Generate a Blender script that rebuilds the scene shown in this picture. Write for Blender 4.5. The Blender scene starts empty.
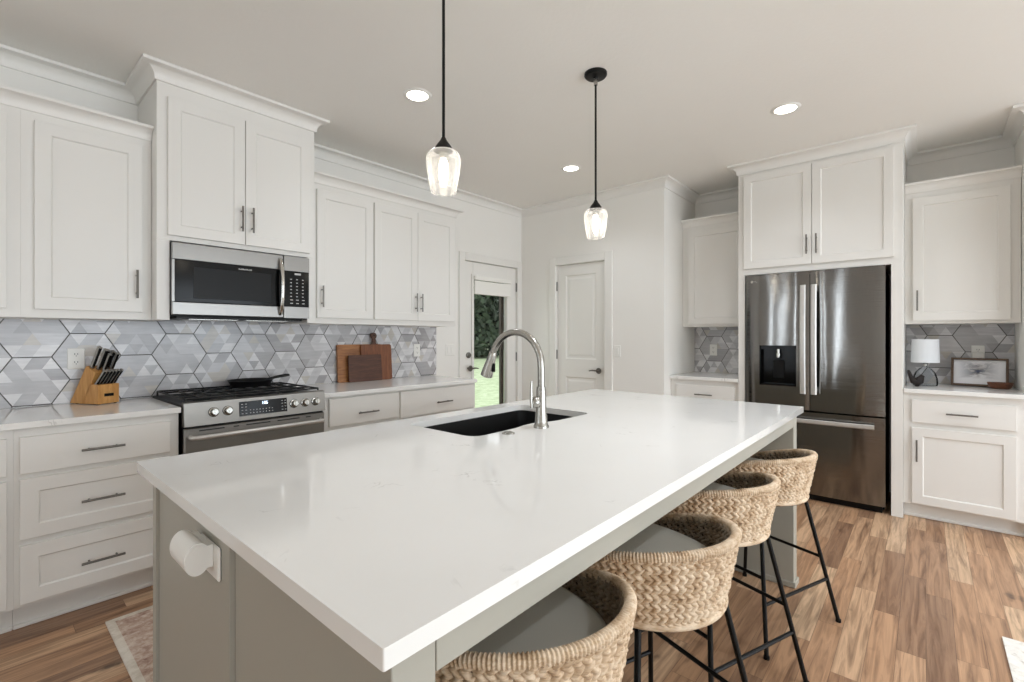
import bpy, bmesh, math, random
from mathutils import Vector, Matrix
PI = math.pi
SC = bpy.context.scene
COL = SC.collection
R = math.radians

# ------------------------------------------------------------------ camera, world, lights, exposure
YAW = R(41.174)
cam_d = bpy.data.cameras.new('camera'); cam = bpy.data.objects.new('camera', cam_d); COL.objects.link(cam)
cam.location = (0, 0, 1.282); cam.rotation_euler = (R(90), 0, YAW - R(90))
cam_d.sensor_width = 36; cam_d.lens = 473.4/1024*36; cam_d.shift_y = -4.73/1024; cam_d.clip_start = .05
SC.camera = cam
SC.view_settings.view_transform = 'Standard'; SC.view_settings.look = 'None'
SC.view_settings.gamma = 1; SC.view_settings.use_curve_mapping = False
SC.view_settings.exposure = 0.07
SC.cycles.max_bounces = 10; SC.cycles.diffuse_bounces = 6; SC.cycles.glossy_bounces = 4
SC.cycles.transparent_max_bounces = 12; SC.cycles.sample_clamp_indirect = 6
W = bpy.data.worlds.new('sky'); SC.world = W; W.use_nodes = True
W.node_tree.nodes['Background'].inputs[0].default_value = (.93, .97, 1, 1)
W.node_tree.nodes['Background'].inputs[1].default_value = 1.7

def area(name, loc, rot, sx, sy, power, col):
    d = bpy.data.lights.new(name, 'AREA'); d.shape = 'RECTANGLE'; d.size = sx; d.size_y = sy
    d.energy = power; d.color = col
    o = bpy.data.objects.new(name, d); COL.objects.link(o); o.location = loc; o.rotation_euler = rot
    return o
# daylight in the window openings of the side wall (y = -5) and in slots added to the wall behind the camera (x = -3.2)
WIN_S = [(-1.3, .2), (.6, 2.3), (2.5, 4.25)]
STREAK_SLOTS = [(1.44, 1.58), (2.22, 2.33), (2.64, 2.75)]  # narrow back-wall slots, added so their light streaks the fridge steel
DAY = (.81, .915, 1.02)
for a, b in WIN_S: area('unseen_light', ((a+b)/2, -5.02, 1.25), (R(97), 0, 0), b-a, 2.2, 53*(b-a)/1.7, DAY)
for a, b in STREAK_SLOTS: area('unseen_light', (-3.22, (a+b)/2, 1.45), (R(90), 0, R(-90)), b-a, 1.9, 42*(b-a), DAY)

# ------------------------------------------------------------------ materials
def lin(c):
    return tuple(((v/255)/12.92 if v/255 <= .04045 else ((v/255+.055)/1.055)**2.4) for v in c)
class G:
    """small node-graph writer"""
    def __init__(s, name):
        s.m = bpy.data.materials.new(name); s.m.use_nodes = True; s.nt = s.m.node_tree
        s.b = s.nt.nodes['Principled BSDF']; s.out = s.nt.nodes['Material Output']
    def n(s, t, **kw):
        o = s.nt.nodes.new('ShaderNode'+t)
        for k, v in kw.items(): setattr(o, k, v)
        return o
    def put(s, sock, v):
        if hasattr(v, 'is_linked'): s.nt.links.new(v, sock)
        elif isinstance(v, (tuple, list)) and len(v) == 3 and sock.type == 'RGBA': sock.default_value = (*v, 1)
        else: sock.default_value = v
    def math(s, op, a, b=0.0, c=0.0):
        o = s.n('Math', operation=op)
        for i, v in enumerate((a, b, c)): s.put(o.inputs[i], v)
        return o.outputs[0]
    def obj(s): return s.n('TexCoord').outputs['Object']
    def sep(s, v):
        o = s.n('SeparateXYZ'); s.put(o.inputs[0], v); return o.outputs
    def comb(s, x, y, z):
        o = s.n('CombineXYZ')
        for i, v in enumerate((x, y, z)): s.put(o.inputs[i], v)
        return o.outputs[0]
    def scale(s, v, sc):
        o = s.n('Mapping'); s.put(o.inputs[0], v); o.inputs['Scale'].default_value = sc; return o.outputs[0]
    def noise(s, v, scale, detail=3, rough=.5, dist=0):
        o = s.n('TexNoise'); s.put(o.inputs['Vector'], v); o.inputs['Scale'].default_value = scale
        o.inputs['Detail'].default_value = detail; o.inputs['Roughness'].default_value = rough
        o.inputs['Distortion'].default_value = dist; return o.outputs['Fac']
    def ramp(s, f, stops):
        o = s.n('ValToRGB'); s.put(o.inputs[0], f); e = o.color_ramp.elements
        while len(e) < len(stops): e.new(.5)
        for k, (p, c) in zip(e, stops):
            k.position = p; k.color = (*c, 1) if len(c) == 3 else c
        return o.outputs[0]
    def mix(s, f, a, b, mode='MIX'):
        o = s.n('Mix', data_type='RGBA', blend_type=mode)
        s.put(o.inputs[0], f); s.put(o.inputs[6], a); s.put(o.inputs[7], b); return o.outputs[2]
    def bump(s, h, strength=.2, dist=.01):
        o = s.n('Bump'); s.put(o.inputs['Height'], h); o.inputs['Strength'].default_value = strength
        o.inputs['Distance'].default_value = dist; s.nt.links.new(o.outputs[0], s.b.inputs['Normal'])
    def set(s, **kw):
        for k, v in kw.items(): s.put(s.b.inputs[k.replace('_', ' ')], v)
        return s.m
def paint(name, col, rough=.45, var=.03, bump=0, bscale=60):
    g = G(name); c = lin(col); f = g.noise(g.obj(), 3, 2)
    g.set(Base_Color=g.mix(f, tuple(v*(1-var) for v in c), tuple(min(1, v*(1+var)) for v in c)), Roughness=rough)
    if bump: g.bump(g.noise(g.obj(), bscale, 3, .6), bump, .004)
    return g.m
def metal(name, col, rough=.3, stretch=(1, 1, 1), wavy=0, aniso=0, metallic=1.0, brush=0):
    g = G(name); c = lin(col)
    f = g.noise(g.scale(g.obj(), stretch), 40, 3)
    g.set(Base_Color=g.mix(f, tuple(v*.92 for v in c), tuple(min(1, v*1.06) for v in c)), Metallic=metallic,
          Roughness=g.math('MULTIPLY_ADD', f, .08, rough-.04))
    if wavy: g.bump(g.math('ADD', g.noise(g.scale(g.obj(), (3, 3, 1.6)), 1.0, 1), g.math('MULTIPLY', g.noise(g.scale(g.obj(), (2, 2, 700)), 1, 1), brush)), wavy, .05)
    if aniso: g.b.inputs['Anisotropic'].default_value = aniso
    return g.m
def wood(name, dark, light, axis=0, sc=1.0, rough=.45):
    g = G(name); s3 = [16*sc]*3; s3[axis] = 1.6*sc
    v = g.scale(g.obj(), s3); f = g.noise(v, 2.2, 5, .6, .8); f2 = g.noise(v, 9, 3)
    c = g.ramp(g.math('MULTIPLY_ADD', f2, .3, g.math('MULTIPLY', f, .75)), [(.3, lin(dark)), (.72, lin(light))])
    g.set(Base_Color=c, Roughness=rough); g.bump(f2, .08, .002); return g.m
def emit(name, col, strength):
    g = G(name); g.set(Base_Color=lin(col), Emission_Color=lin(col), Emission_Strength=strength); return g.m

M = {}
M['wall'] = paint('wall_paint', (236, 234, 229), .6, .01, .06, 120)
M['ceil'] = paint('ceiling_paint', (238, 236, 231), .7, .012, .25, 45)
M['trim'] = paint('trim_paint', (231, 229, 224), .4, .01)
M['cab'] = paint('white_cabinet_paint', (228, 226, 221), .38, .012)
M['greige'] = paint('greige_island_paint', (166, 163, 152), .42, .015)
M['nickel'] = metal('brushed_nickel', (176, 174, 168), .26)
M['steel'] = metal('stainless_steel', (138, 136, 133), .34, (1, 1, 30), 0, .5)
M['range_steel'] = metal('brushed_range_steel', (150, 147, 142), .42, (1, 1, 30), metallic=.92)
M['fridge_steel'] = metal('dark_stainless_steel', (128, 126, 123), .09, (3, 3, .4), .12, 0, 1.0, .03)
M['pewter'] = paint('satin_pewter', (150, 146, 140), .35, .05)
M['screen'] = paint('dark_window_screen', (24, 24, 24), .3, .02); M['screen'].node_tree.nodes['Principled BSDF'].inputs['Specular IOR Level'].default_value = .15
M['pull'] = metal('dark_nickel_pull', (120, 117, 112), .36)
M['satin'] = metal('satin_handle_steel', (205, 203, 199), .42, metallic=.75)
M['chrome'] = metal('chrome', (205, 203, 198), .1)
M['black'] = paint('black_satin_metal', (11, 10.5, 10), .4, .1)
M['black'].node_tree.nodes['Principled BSDF'].inputs['Specular IOR Level'].default_value = .22
M['iron'] = paint('cast_iron', (14, 14, 14), .55, .2, .15, 200)
M['glass_black'] = paint('black_glass', (9, 9, 9), .12, .02); M['glass_black'].node_tree.nodes['Principled BSDF'].inputs['Specular IOR Level'].default_value = .16
M['granite'] = paint('black_composite_sink', (12, 12, 12), .42, .2, .1, 300)
M['plastic'] = paint('white_plastic', (236, 235, 230), .35, .01)
M['grout'] = paint('dark_grout', (84, 81, 78), .8, .05)
M['seat'] = paint('grey_seat_fabric', (190, 188, 178), .85, .04, .2, 500)
M['bamboo'] = wood('bamboo_block_wood', (176, 118, 58), (216, 164, 98), 2, 1.5)
M['oak_board'] = wood('striped_board_wood', (112, 66, 36), (186, 128, 78), 0, 1.2)
M['cherry_board'] = wood('reddish_board_wood', (88, 46, 26), (146, 90, 56), 2, 1.2)
M['walnut_board'] = wood('dark_walnut_wood', (54, 29, 19), (98, 60, 42), 0, 1.6)
M['frame_wood'] = wood('picture_frame_wood', (62, 46, 34), (104, 78, 56), 0, 2)
M['bowl_wood'] = wood('bowl_wood', (70, 36, 20), (118, 70, 42), 0, 2)
M['bird_wood'] = wood('figurine_wood', (14, 8, 6), (30, 17, 13), 2, 2, .65)
M['brown'] = paint('dark_brown_paint', (52, 38, 28), .5)
M['shade'] = paint('lampshade_linen', (226, 229, 232), .8, .02, .1, 400)
M['blind'] = paint('white_blind_fabric', (236, 234, 228), .8, .01)
M['bulb'] = emit('lit_bulb', (255, 244, 226), 14)
M['can'] = emit('lit_downlight_lens', (255, 248, 236), 9)
M['digit'] = emit('lit_display_digits', (225, 240, 255), 2.2)
M['mark'] = paint('printed_light_marks', (190, 190, 188), .5)

def quartz():
    g = G('white_quartz'); v = g.obj()
    w = g.noise(v, 4.5, 4, .6, 1.2)
    vein = g.ramp(g.math('ABSOLUTE', g.math('SUBTRACT', w, .5)), [(0, (1, 1, 1)), (.012, (0, 0, 0))])
    gate = g.ramp(g.noise(v, 7.5, 2), [(.6, (0, 0, 0)), (.7, (1, 1, 1))])
    base = g.mix(g.noise(v, 5, 3), lin((232, 231, 227)), lin((237, 236, 233)))
    f = g.math('MULTIPLY', g.math('MULTIPLY', vein, gate), .42)
    g.set(Base_Color=g.mix(f, base, lin((150, 146, 140))), Roughness=.065)
    return g.m
M['quartz'] = quartz()

def plank_floor():
    g = G('hardwood_planks'); x, y, z = g.sep(g.obj())
    wd, ln = .092, .82
    yv = g.math('DIVIDE', y, wd); row = g.math('FLOOR', yv); fy = g.math('FRACT', yv)
    wn = g.n('TexWhiteNoise', noise_dimensions='1D'); g.put(wn.inputs['W'], row)
    xv = g.math('ADD', g.math('DIVIDE', x, ln), g.math('MULTIPLY', wn.outputs['Value'], 37.7))
    colm = g.math('FLOOR', xv); fx = g.math('FRACT', xv)
    w2 = g.n('TexWhiteNoise', noise_dimensions='2D'); g.put(w2.inputs['Vector'], g.comb(row, colm, 0))
    r = w2.outputs['Value']
    plank = g.ramp(r, [(0, lin((154, 122, 97))), (.3, lin((188, 148, 114))), (.55, lin((204, 162, 126))), (.8, lin((226, 192, 156))), (1, lin((168, 128, 97)))])
    off = g.math('MULTIPLY', r, 61)
    gv = g.comb(g.math('ADD', g.math('MULTIPLY', x, 2.2), off), g.math('ADD', g.math('MULTIPLY', y, 34), off), off)
    grain = g.noise(gv, 1, 5, .62, 1.1)
    fine = g.noise(g.comb(g.math('MULTIPLY', x, 8), g.math('MULTIPLY', y, 170), off), 1, 2)
    c = g.mix(g.ramp(grain, [(.4, (0, 0, 0)), (.72, (.8, .8, .8))]), plank, lin((84, 54, 36)))
    c = g.mix(g.math('MULTIPLY', fine, .3), c, lin((120, 84, 58)))
    kv = g.n('TexVoronoi', feature='F1'); g.put(kv.inputs['Vector'], g.comb(g.math('MULTIPLY', x, 2.4), g.math('MULTIPLY', y, 6.5), 0)); kv.inputs['Scale'].default_value = 1
    kd = g.math('ADD', kv.outputs['Distance'], g.math('MULTIPLY', g.math('SUBTRACT', g.noise(g.obj(), 22, 3), .5), .22))
    knot = g.ramp(kd, [(.05, (1, 1, 1)), (.16, (0, 0, 0))])
    kg = g.ramp(g.noise(g.obj(), 1.9, 1), [(.44, (0, 0, 0)), (.5, (.85, .85, .85))])
    c = g.mix(g.math('MULTIPLY', knot, kg), c, lin((58, 38, 28)))
    ey = g.math('MULTIPLY', g.math('MINIMUM', fy, g.math('SUBTRACT', 1, fy)), wd)
    ex = g.math('MULTIPLY', g.math('MINIMUM', fx, g.math('SUBTRACT', 1, fx)), ln)
    gap = g.math('LESS_THAN', g.math('MINIMUM', ex, ey), .0009)
    c = g.mix(g.math('MULTIPLY', gap, .6), c, lin((60, 40, 28)))
    g.set(Base_Color=c, Roughness=g.math('MULTIPLY_ADD', grain, .15, .3)); g.bump(g.math('SUBTRACT', grain, gap), .06, .003)
    return g.m
M['floor'] = plank_floor()

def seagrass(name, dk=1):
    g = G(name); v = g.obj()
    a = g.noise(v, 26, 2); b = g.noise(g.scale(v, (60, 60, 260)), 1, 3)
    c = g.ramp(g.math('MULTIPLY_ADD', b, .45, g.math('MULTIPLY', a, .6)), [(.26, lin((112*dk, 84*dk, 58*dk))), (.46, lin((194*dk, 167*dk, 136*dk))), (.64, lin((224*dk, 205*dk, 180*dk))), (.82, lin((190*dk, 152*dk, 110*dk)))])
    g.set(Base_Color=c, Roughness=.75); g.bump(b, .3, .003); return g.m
M['grass_weave'] = seagrass('woven_seagrass'); M['grass_shaded'] = seagrass('woven_seagrass_shaded', .66)  # second one is the same seagrass, darkened to paint in the basket's inner shade
M['weave_core'] = paint('woven_core', (60, 46, 34), .9, .2)

def tile(k, col):
    g = G('marble_tile_'+k); v = g.obj()
    s = g.noise(g.scale(v, (5, 5, 46)), 1, 4, .6, .4); n2 = g.noise(v, 9, 3)
    c = lin(col)
    f = g.math('MULTIPLY_ADD', n2, .4, g.math('MULTIPLY', s, .6))
    g.set(Base_Color=g.ramp(f, [(.3, tuple(q*.80 for q in c)), (.7, tuple(min(1, q*1.12) for q in c))]), Roughness=.22)
    return g.m
TILES = [tile('pale', (224, 223, 224)), tile('light', (207, 206, 208)), tile('mid', (190, 189, 191)), tile('grey', (174, 172, 174)), tile('warm', (202, 197, 190))]

def rug_mat(name, a, b, c):
    g = G(name); v = g.obj()
    n = g.noise(v, 34, 4, .7, .6); n2 = g.noise(v, 9, 3, .6, 1)
    f = g.math('MULTIPLY_ADD', n2, .5, g.math('MULTIPLY', n, .6))
    g.set(Base_Color=g.ramp(f, [(.36, lin(a)), (.52, lin(b)), (.66, lin(c))]), Roughness=.95); g.bump(n, .4, .004); return g.m
M['rug_field'] = rug_mat('faded_pink_rug', (138, 104, 90), (186, 160, 144), (212, 196, 182))
M['rug_border'] = rug_mat('cream_rug_border', (188, 176, 160), (208, 198, 184), (222, 214, 202))
M['rug_pale'] = rug_mat('pale_rug', (176, 168, 160), (226, 222, 214), (236, 233, 227))
def grass_mat():
    g = G('lawn_grass'); n = g.noise(g.obj(), 5, 5, .7)
    g.set(Base_Color=g.ramp(n, [(.3, lin((164, 178, 136))), (.5, lin((192, 206, 166))), (.7, lin((214, 222, 194)))]), Roughness=.9); g.bump(n, .5, .05); return g.m
M['lawn'] = grass_mat()
def leaf_mat():
    g = G('dark_leaves'); n = g.noise(g.obj(), 1.4, 4)
    g.set(Base_Color=g.ramp(n, [(.35, lin((40, 50, 38))), (.6, lin((62, 76, 58))), (.75, lin((96, 108, 88)))]), Roughness=.7); return g.m
M['leaf'] = leaf_mat()
M['bark'] = paint('bark', (70, 58, 48), .9, .2)
def art_mat():
    g = G('watercolour_print'); x, y, z = g.sep(g.obj())
    n = g.noise(g.scale(g.obj(), (14, 1, 26)), 1, 4, .6, 1.2)
    band = g.math('SUBTRACT', 1, g.math('MULTIPLY', g.math('ABSOLUTE', g.math('SUBTRACT', z, .120)), 15))
    xm = g.math('SUBTRACT', 1, g.math('MULTIPLY', g.math('ABSOLUTE', g.math('SUBTRACT', x, .145)), 9))
    f = g.math('MULTIPLY', g.math('MAXIMUM', g.math('MINIMUM', g.math('MULTIPLY', band, 1.5), xm), 0), g.ramp(n, [(.3, (0, 0, 0)), (.5, (1, 1, 1))]))
    g.set(Base_Color=g.mix(f, lin((224, 224, 226)), g.ramp(n, [(.4, lin((120, 112, 106))), (.6, lin((40, 52, 78)))])), Roughness=.3); return g.m
M['art'] = art_mat()
def thin_glass(name, tint, seed=0, white=.0, refl=.5):
    g = G(name); nt = g.nt
    tr = g.n('BsdfTransparent'); tr.inputs[0].default_value = (*tint, 1)
    gl = g.n('BsdfGlossy'); gl.inputs['Roughness'].default_value = .04
    lw = g.n('LayerWeight'); lw.inputs['Blend'].default_value = refl
    m1 = g.n('MixShader'); nt.links.new(lw.outputs['Fresnel'], m1.inputs[0]); nt.links.new(tr.outputs[0], m1.inputs[1]); nt.links.new(gl.outputs[0], m1.inputs[2])
    last = m1
    if white:
        df = g.n('BsdfTranslucent'); df.inputs[0].default_value = (1, 1, 1, 1)
        d2 = g.n('BsdfDiffuse'); d2.inputs[0].default_value = (1, 1, 1, 1)
        ad = g.n('MixShader'); nt.links.new(df.outputs[0], ad.inputs[1]); nt.links.new(d2.outputs[0], ad.inputs[2])
        m2 = g.n('MixShader')
        f = g.ramp(g.noise(g.obj(), 260, 2), [(.4, (white*.8,)*3), (.7, (white*1.35,)*3)])
        fc = g.math('ADD', f, g.math('MULTIPLY', g.math('POWER', lw.outputs['Facing'], 2.0), .45)); g.put(m2.inputs[0], fc)
        nt.links.new(m1.outputs[0], m2.inputs[1]); nt.links.new(ad.outputs[0], m2.inputs[2]); last = m2
    nt.links.new(last.outputs[0], g.out.inputs[0]); return g.m
M['glass'] = thin_glass('clear_window_glass', (.97, .98, .97), refl=.12)
M['lamp_glass'] = thin_glass('clear_lamp_glass', (.94, .96, .975), refl=.14)
M['seeded'] = thin_glass('seeded_pendant_glass', (.97, .97, .96), white=.17, refl=.3)

# ------------------------------------------------------------------ mesh helpers
class MB:
    def __init__(s): s.bm = bmesh.new()
    def face(s, vs, mi=0):
        try:
            f = s.bm.faces.new(vs); f.material_index = mi; return f
        except ValueError: return None
    def quad(s, *p, mi=0): return s.face([s.bm.verts.new(q) for q in p], mi)
    def box(s, x0, x1, y0, y1, z0, z1, bev=0, mi=0, seg=1):
        t = bmesh.new(); bmesh.ops.create_cube(t, size=1)
        for v in t.verts:
            v.co = Vector((x0+(v.co.x+.5)*(x1-x0), y0+(v.co.y+.5)*(y1-y0), z0+(v.co.z+.5)*(z1-z0)))
        if bev: bmesh.ops.bevel(t, geom=t.edges[:], offset=bev, segments=seg, affect='EDGES', profile=.5)
        s.merge(t, mi=mi); return s
    def merge(s, t, mat=None, mi=None):
        mp = {}
        for v in t.verts: mp[v] = s.bm.verts.new(mat @ v.co if mat else v.co)
        for f in t.faces: s.face([mp[v] for v in f.verts], f.material_index if mi is None else mi)
        t.free()
    def ring(s, c, ax, r, n, ph=0):
        ax = Vector(ax).normalized(); u = ax.orthogonal().normalized()
        if abs(ax.z) < .99: u = ax.cross(Vector((0, 0, 1))).normalized()
        else: u = Vector((1, 0, 0))
        w = ax.cross(u)
        rx, ry = (r if isinstance(r, tuple) else (r, r))
        return [s.bm.verts.new(Vector(c)+u*rx*math.cos(2*PI*k/n+ph)+w*ry*math.sin(2*PI*k/n+ph)) for k in range(n)]
    def skin(s, rings, cap=True, mi=0, closed=False):
        for a, b in zip(rings, rings[1:]+([rings[0]] if closed else [])):
            n = len(a)
            for k in range(n): s.face([a[k], a[(k+1) % n], b[(k+1) % n], b[k]], mi)
        if cap and not closed:
            s.face(rings[0][::-1], mi); s.face(rings[-1], mi)
    def tube(s, pts, r, n=10, cap=True, mi=0, closed=False):
        pts = [Vector(p) for p in pts]; rs = []; prev = None
        for i, p in enumerate(pts):
            if closed: t = pts[(i+1) % len(pts)]-pts[i-1]
            else: t = pts[min(i+1, len(pts)-1)]-pts[max(i-1, 0)]
            t.normalize()
            if prev is None:
                u = t.cross(Vector((0, 0, 1)))
                if u.length < .05: u = t.cross(Vector((1, 0, 0)))
                u.normalize()
            else: u = (prev-t*prev.dot(t)).normalized()
            prev = u; w = t.cross(u); rr = r[i] if isinstance(r, (list, tuple)) else r
            rs.append([s.bm.verts.new(p+u*rr*math.cos(2*PI*k/n)+w*rr*math.sin(2*PI*k/n)) for k in range(n)])
        s.skin(rs, cap, mi, closed); return s
    def lathe(s, prof, c=(0, 0, 0), n=32, mi=0, ax='z', cap=True, flip=False):
        rs = []
        for r, h in prof:
            ring = []
            for k in range(n):
                a = 2*PI*k/n; p = (r*math.cos(a), r*math.sin(a), h)
                if ax == 'x': p = (p[2], p[0], p[1])
                if ax == 'y': p = (p[1], p[2], p[0])
                ring.append(s.bm.verts.new(Vector(c)+Vector(p)))
            rs.append(ring)
        s.skin(rs, cap, mi); return s
    def prism(s, poly, a, b, ax='y', mi=0):
        """poly of (p, q); ax 'y': (x, z) extruded along y; 'x': (y, z) along x; 'z': (x, y) along z"""
        def P(p, q, t): return {'y': (p, t, q), 'x': (t, p, q), 'z': (p, q, t)}[ax]
        A = [s.bm.verts.new(P(p, q, a)) for p, q in poly]; B = [s.bm.verts.new(P(p, q, b)) for p, q in poly]
        n = len(poly)
        for k in range(n): s.face([A[k], A[(k+1) % n], B[(k+1) % n], B[k]], mi)
        s.face(A[::-1], mi); s.face(B, mi); return s
    def ell(s, c, r, rot=None, u=8, v=6, mi=0):
        t = bmesh.new(); bmesh.ops.create_uvsphere(t, u_segments=u, v_segments=v, radius=1)
        m = Matrix.Translation(c) @ (rot.to_4x4() if rot else Matrix()) @ Matrix.Diagonal((*r, 1))
        s.merge(t, m, mi)
    def build(s, name, mats, parent=None, smooth=35, loc=None, rotz=0):
        bmesh.ops.recalc_face_normals(s.bm, faces=s.bm.faces[:])
        me = bpy.data.meshes.new(name); s.bm.to_mesh(me); s.bm.free()
        for m in (mats if isinstance(mats, list) else [mats]): me.materials.append(M[m] if isinstance(m, str) else m)
        if smooth:
            me.shade_smooth(); me.set_sharp_from_angle(angle=R(smooth))
        o = bpy.data.objects.new(name, me); COL.objects.link(o)
        if parent: o.parent = parent
        if loc: o.location = loc
        if rotz: o.rotation_euler.z = rotz
        return o
def tag(o, label, cat, group=None):
    o['label'] = label; o['category'] = cat
    if group: o['group'] = group
    return o
def struct(o): o['kind'] = 'structure'; return o
def thing(name, label, cat, loc=(0, 0, 0), rotz=0, group=None):
    o = bpy.data.objects.new(name, None); COL.objects.link(o); o.location = loc; o.rotation_euler.z = rotz
    o.empty_display_size = .1
    return tag(o, label, cat, group)
def dup(root, loc, rotz, label, group=None):
    r = root.copy(); COL.objects.link(r); r.location = loc; r.rotation_euler.z = rotz; r['label'] = label
    if group: r['group'] = group
    for ch in list(root.children):
        c = ch.copy(); COL.objects.link(c); c.parent = r
        for gch in ch.children:
            d = gch.copy(); COL.objects.link(d); d.parent = c
    return r
def sweep(mb, path, prof, closed=False, mi=0):
    """prof of (out, z) swept along a level xy path, out = to the right of travel, mitred"""
    n = len(path); rings = []
    for i in range(n):
        p = Vector(path[i][:2])
        d0 = (p-Vector(path[i-1][:2])) if (i > 0 or closed) else None
        d1 = (Vector(path[(i+1) % n][:2])-p) if (i < n-1 or closed) else None
        d0 = d0 or d1; d1 = d1 or d0
        d0 = d0.normalized(); d1 = d1.normalized()
        n0 = Vector((d0.y, -d0.x)); n1 = Vector((d1.y, -d1.x)); m = (n0+n1); m = m/max(m.dot(n0), .2)
        rings.append([mb.bm.verts.new((p.x+m.x*o, p.y+m.y*o, z)) for o, z in prof])
    for a, b in zip(rings, rings[1:]+([rings[0]] if closed else [])):
        for k in range(len(prof)-1): mb.face([a[k], a[k+1], b[k+1], b[k]], mi)
    if not closed:
        mb.face(rings[0][::-1], mi); mb.face(rings[-1], mi)
    return mb

# ------------------------------------------------------------------ setting
CZ, WY, WX = 2.738, 3.535, 4.98
PX, RY = 4.206, 1.818           # pantry wall face, return wall face
NX, NY = 4.40, -.484            # wall block at the right end
b = MB(); b.box(-3.3, 5.3, -5.2, 3.66, -.1, 0); struct(b.build('floor', 'floor', smooth=0))
b = MB(); b.box(-3.3, 5.3, -5.2, 3.66, CZ, CZ+.1); struct(b.build('ceiling', 'ceil', smooth=0))
D1 = (3.305, 4.125, 2.06); D2 = (2.433, 3.037, 2.05)
b = MB(); b.box(-3.2, D1[0], WY, WY+.12, 0, CZ); b.box(D1[1], 5.1, WY, WY+.12, 0, CZ); b.box(D1[0], D1[1], WY, WY+.12, D1[2], CZ); struct(b.build('wall_left', 'wall', smooth=0))
b = MB(); b.box(PX, PX+.11, D2[1], WY, 0, CZ); b.box(PX, PX+.11, RY, D2[0], 0, CZ); b.box(PX, PX+.11, D2[0], D2[1], D2[2], CZ); struct(b.build('wall_pantry', 'wall', smooth=0))
b = MB(); b.box(PX+.11, WX+.1, RY, RY+.1, 0, CZ); struct(b.build('wall_return', 'wall', smooth=0))
b = MB(); b.box(WX, WX+.12, NY, RY, 0, CZ); struct(b.build('wall_fridge', 'wall', smooth=0))
b = MB(); b.box(NX, WX+.12, -5.1, NY, 0, CZ); struct(b.build('wall_right', 'wall', smooth=0))
b = MB(); xs = [-3.2]+[v for w in WIN_S for v in w]+[NX]
for i in range(0, len(xs), 2): b.box(xs[i], xs[i+1], -5.12, -5, 0, CZ)
for a, c in WIN_S: b.box(a, c, -5.12, -5, 0, .1); b.box(a, c, -5.12, -5, 2.38, CZ)
struct(b.build('wall_window', 'wall', smooth=0))
b = MB(); ys = [-5.12]+[v for w in STREAK_SLOTS for v in w]+[WY+.12]
for i in range(0, len(ys), 2): b.box(-3.32, -3.2, ys[i], ys[i+1], 0, CZ)
for a, c in STREAK_SLOTS: b.box(-3.32, -3.2, a, c, 0, .5); b.box(-3.32, -3.2, a, c, 2.4, CZ)
struct(b.build('wall_back', 'wall', smooth=0))
# crown moulding all around, stepping out around the two tall cabinets
def crown(h, o, z):
    p = [(0, z-h), (o*.14, z-h), (o*.16, z-h*.9)]
    for k in range(9):
        a = k/8*PI/2; p.append((o*.16+o*.72*(1-math.cos(a)), z-h*.9+h*.66*math.sin(a)))
    p += [(o*.93, z-h*.22), (o, z-h*.2), (o, z), (0, z)]
    return p
MC = (.655, 1.523, 3.10); FC = (1.21, .122, 4.33)
cp = [(-3.2, WY), (MC[0], WY), (MC[0], MC[2]), (MC[1], MC[2]), (MC[1], WY), (PX, WY), (PX, RY), (WX, RY), (WX, FC[0]), (FC[2], FC[0]), (FC[2], FC[1]), (WX, FC[1]), (WX, NY), (NX, NY), (NX, -5)]
b = MB(); sweep(b, cp, crown(.082, .072, CZ-.001)); struct(b.build('trim_1', 'trim', smooth=30))
UZ, UC = 2.352, 2.421
b = MB(); sweep(b, [(-.62, 3.205), (MC[0]-.002, 3.205)], crown(UC-UZ, .055, UC)); struct(b.build('trim_2', 'trim', smooth=30))
b = MB(); sweep(b, [(MC[1]+.002, 3.205), (2.89, 3.205), (2.89, WY-.002)], crown(UC-UZ, .055, UC)); struct(b.build('trim_3', 'trim', smooth=30))
b = MB(); sweep(b, [(4.65, RY-.002), (4.65, FC[0]+.002)], crown(UC-UZ, .05, UC)); struct(b.build('trim_4', 'trim', smooth=30))
b = MB(); sweep(b, [(4.65, FC[1]-.002), (4.65, NY+.002)], crown(UC-UZ, .05, UC)); struct(b.build('trim_5', 'trim', smooth=30))
bb = [(0, 0), (.014, 0), (.014, .1), (.008, .125), (0, .13)]
b = MB(); sweep(b, [(2.9, WY), (D1[0]-.1, WY)], bb); struct(b.build('baseboard_left', 'trim', smooth=0))
b = MB(); sweep(b, [(PX, D2[0]-.1), (PX, RY), (4.34, RY)], bb); struct(b.build('baseboard_pantry', 'trim', smooth=0))
b = MB(); sweep(b, [(NX, NY), (NX, -5)], bb); struct(b.build('baseboard_right', 'trim', smooth=0))
# casings
def casing(mb, a, c, top, w=.088, t=.016):
    """in local x/z, front at y=-t"""
    for x0, x1 in ((a-w, a), (c, c+w)):
        mb.box(x0, x1, -t, 0, 0, top+w, .004); 
    mb.box(a, c, -t, 0, top, top+w, .004)
b = MB(); casing(b, D1[0], D1[1], D1[2], .079); struct(b.build('trim_6', 'trim', loc=(0, WY, 0)))
b = MB(); casing(b, -D2[1], -D2[0], D2[2]); struct(b.build('trim_7', 'trim', loc=(PX, 0, 0), rotz=-PI/2))

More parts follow.
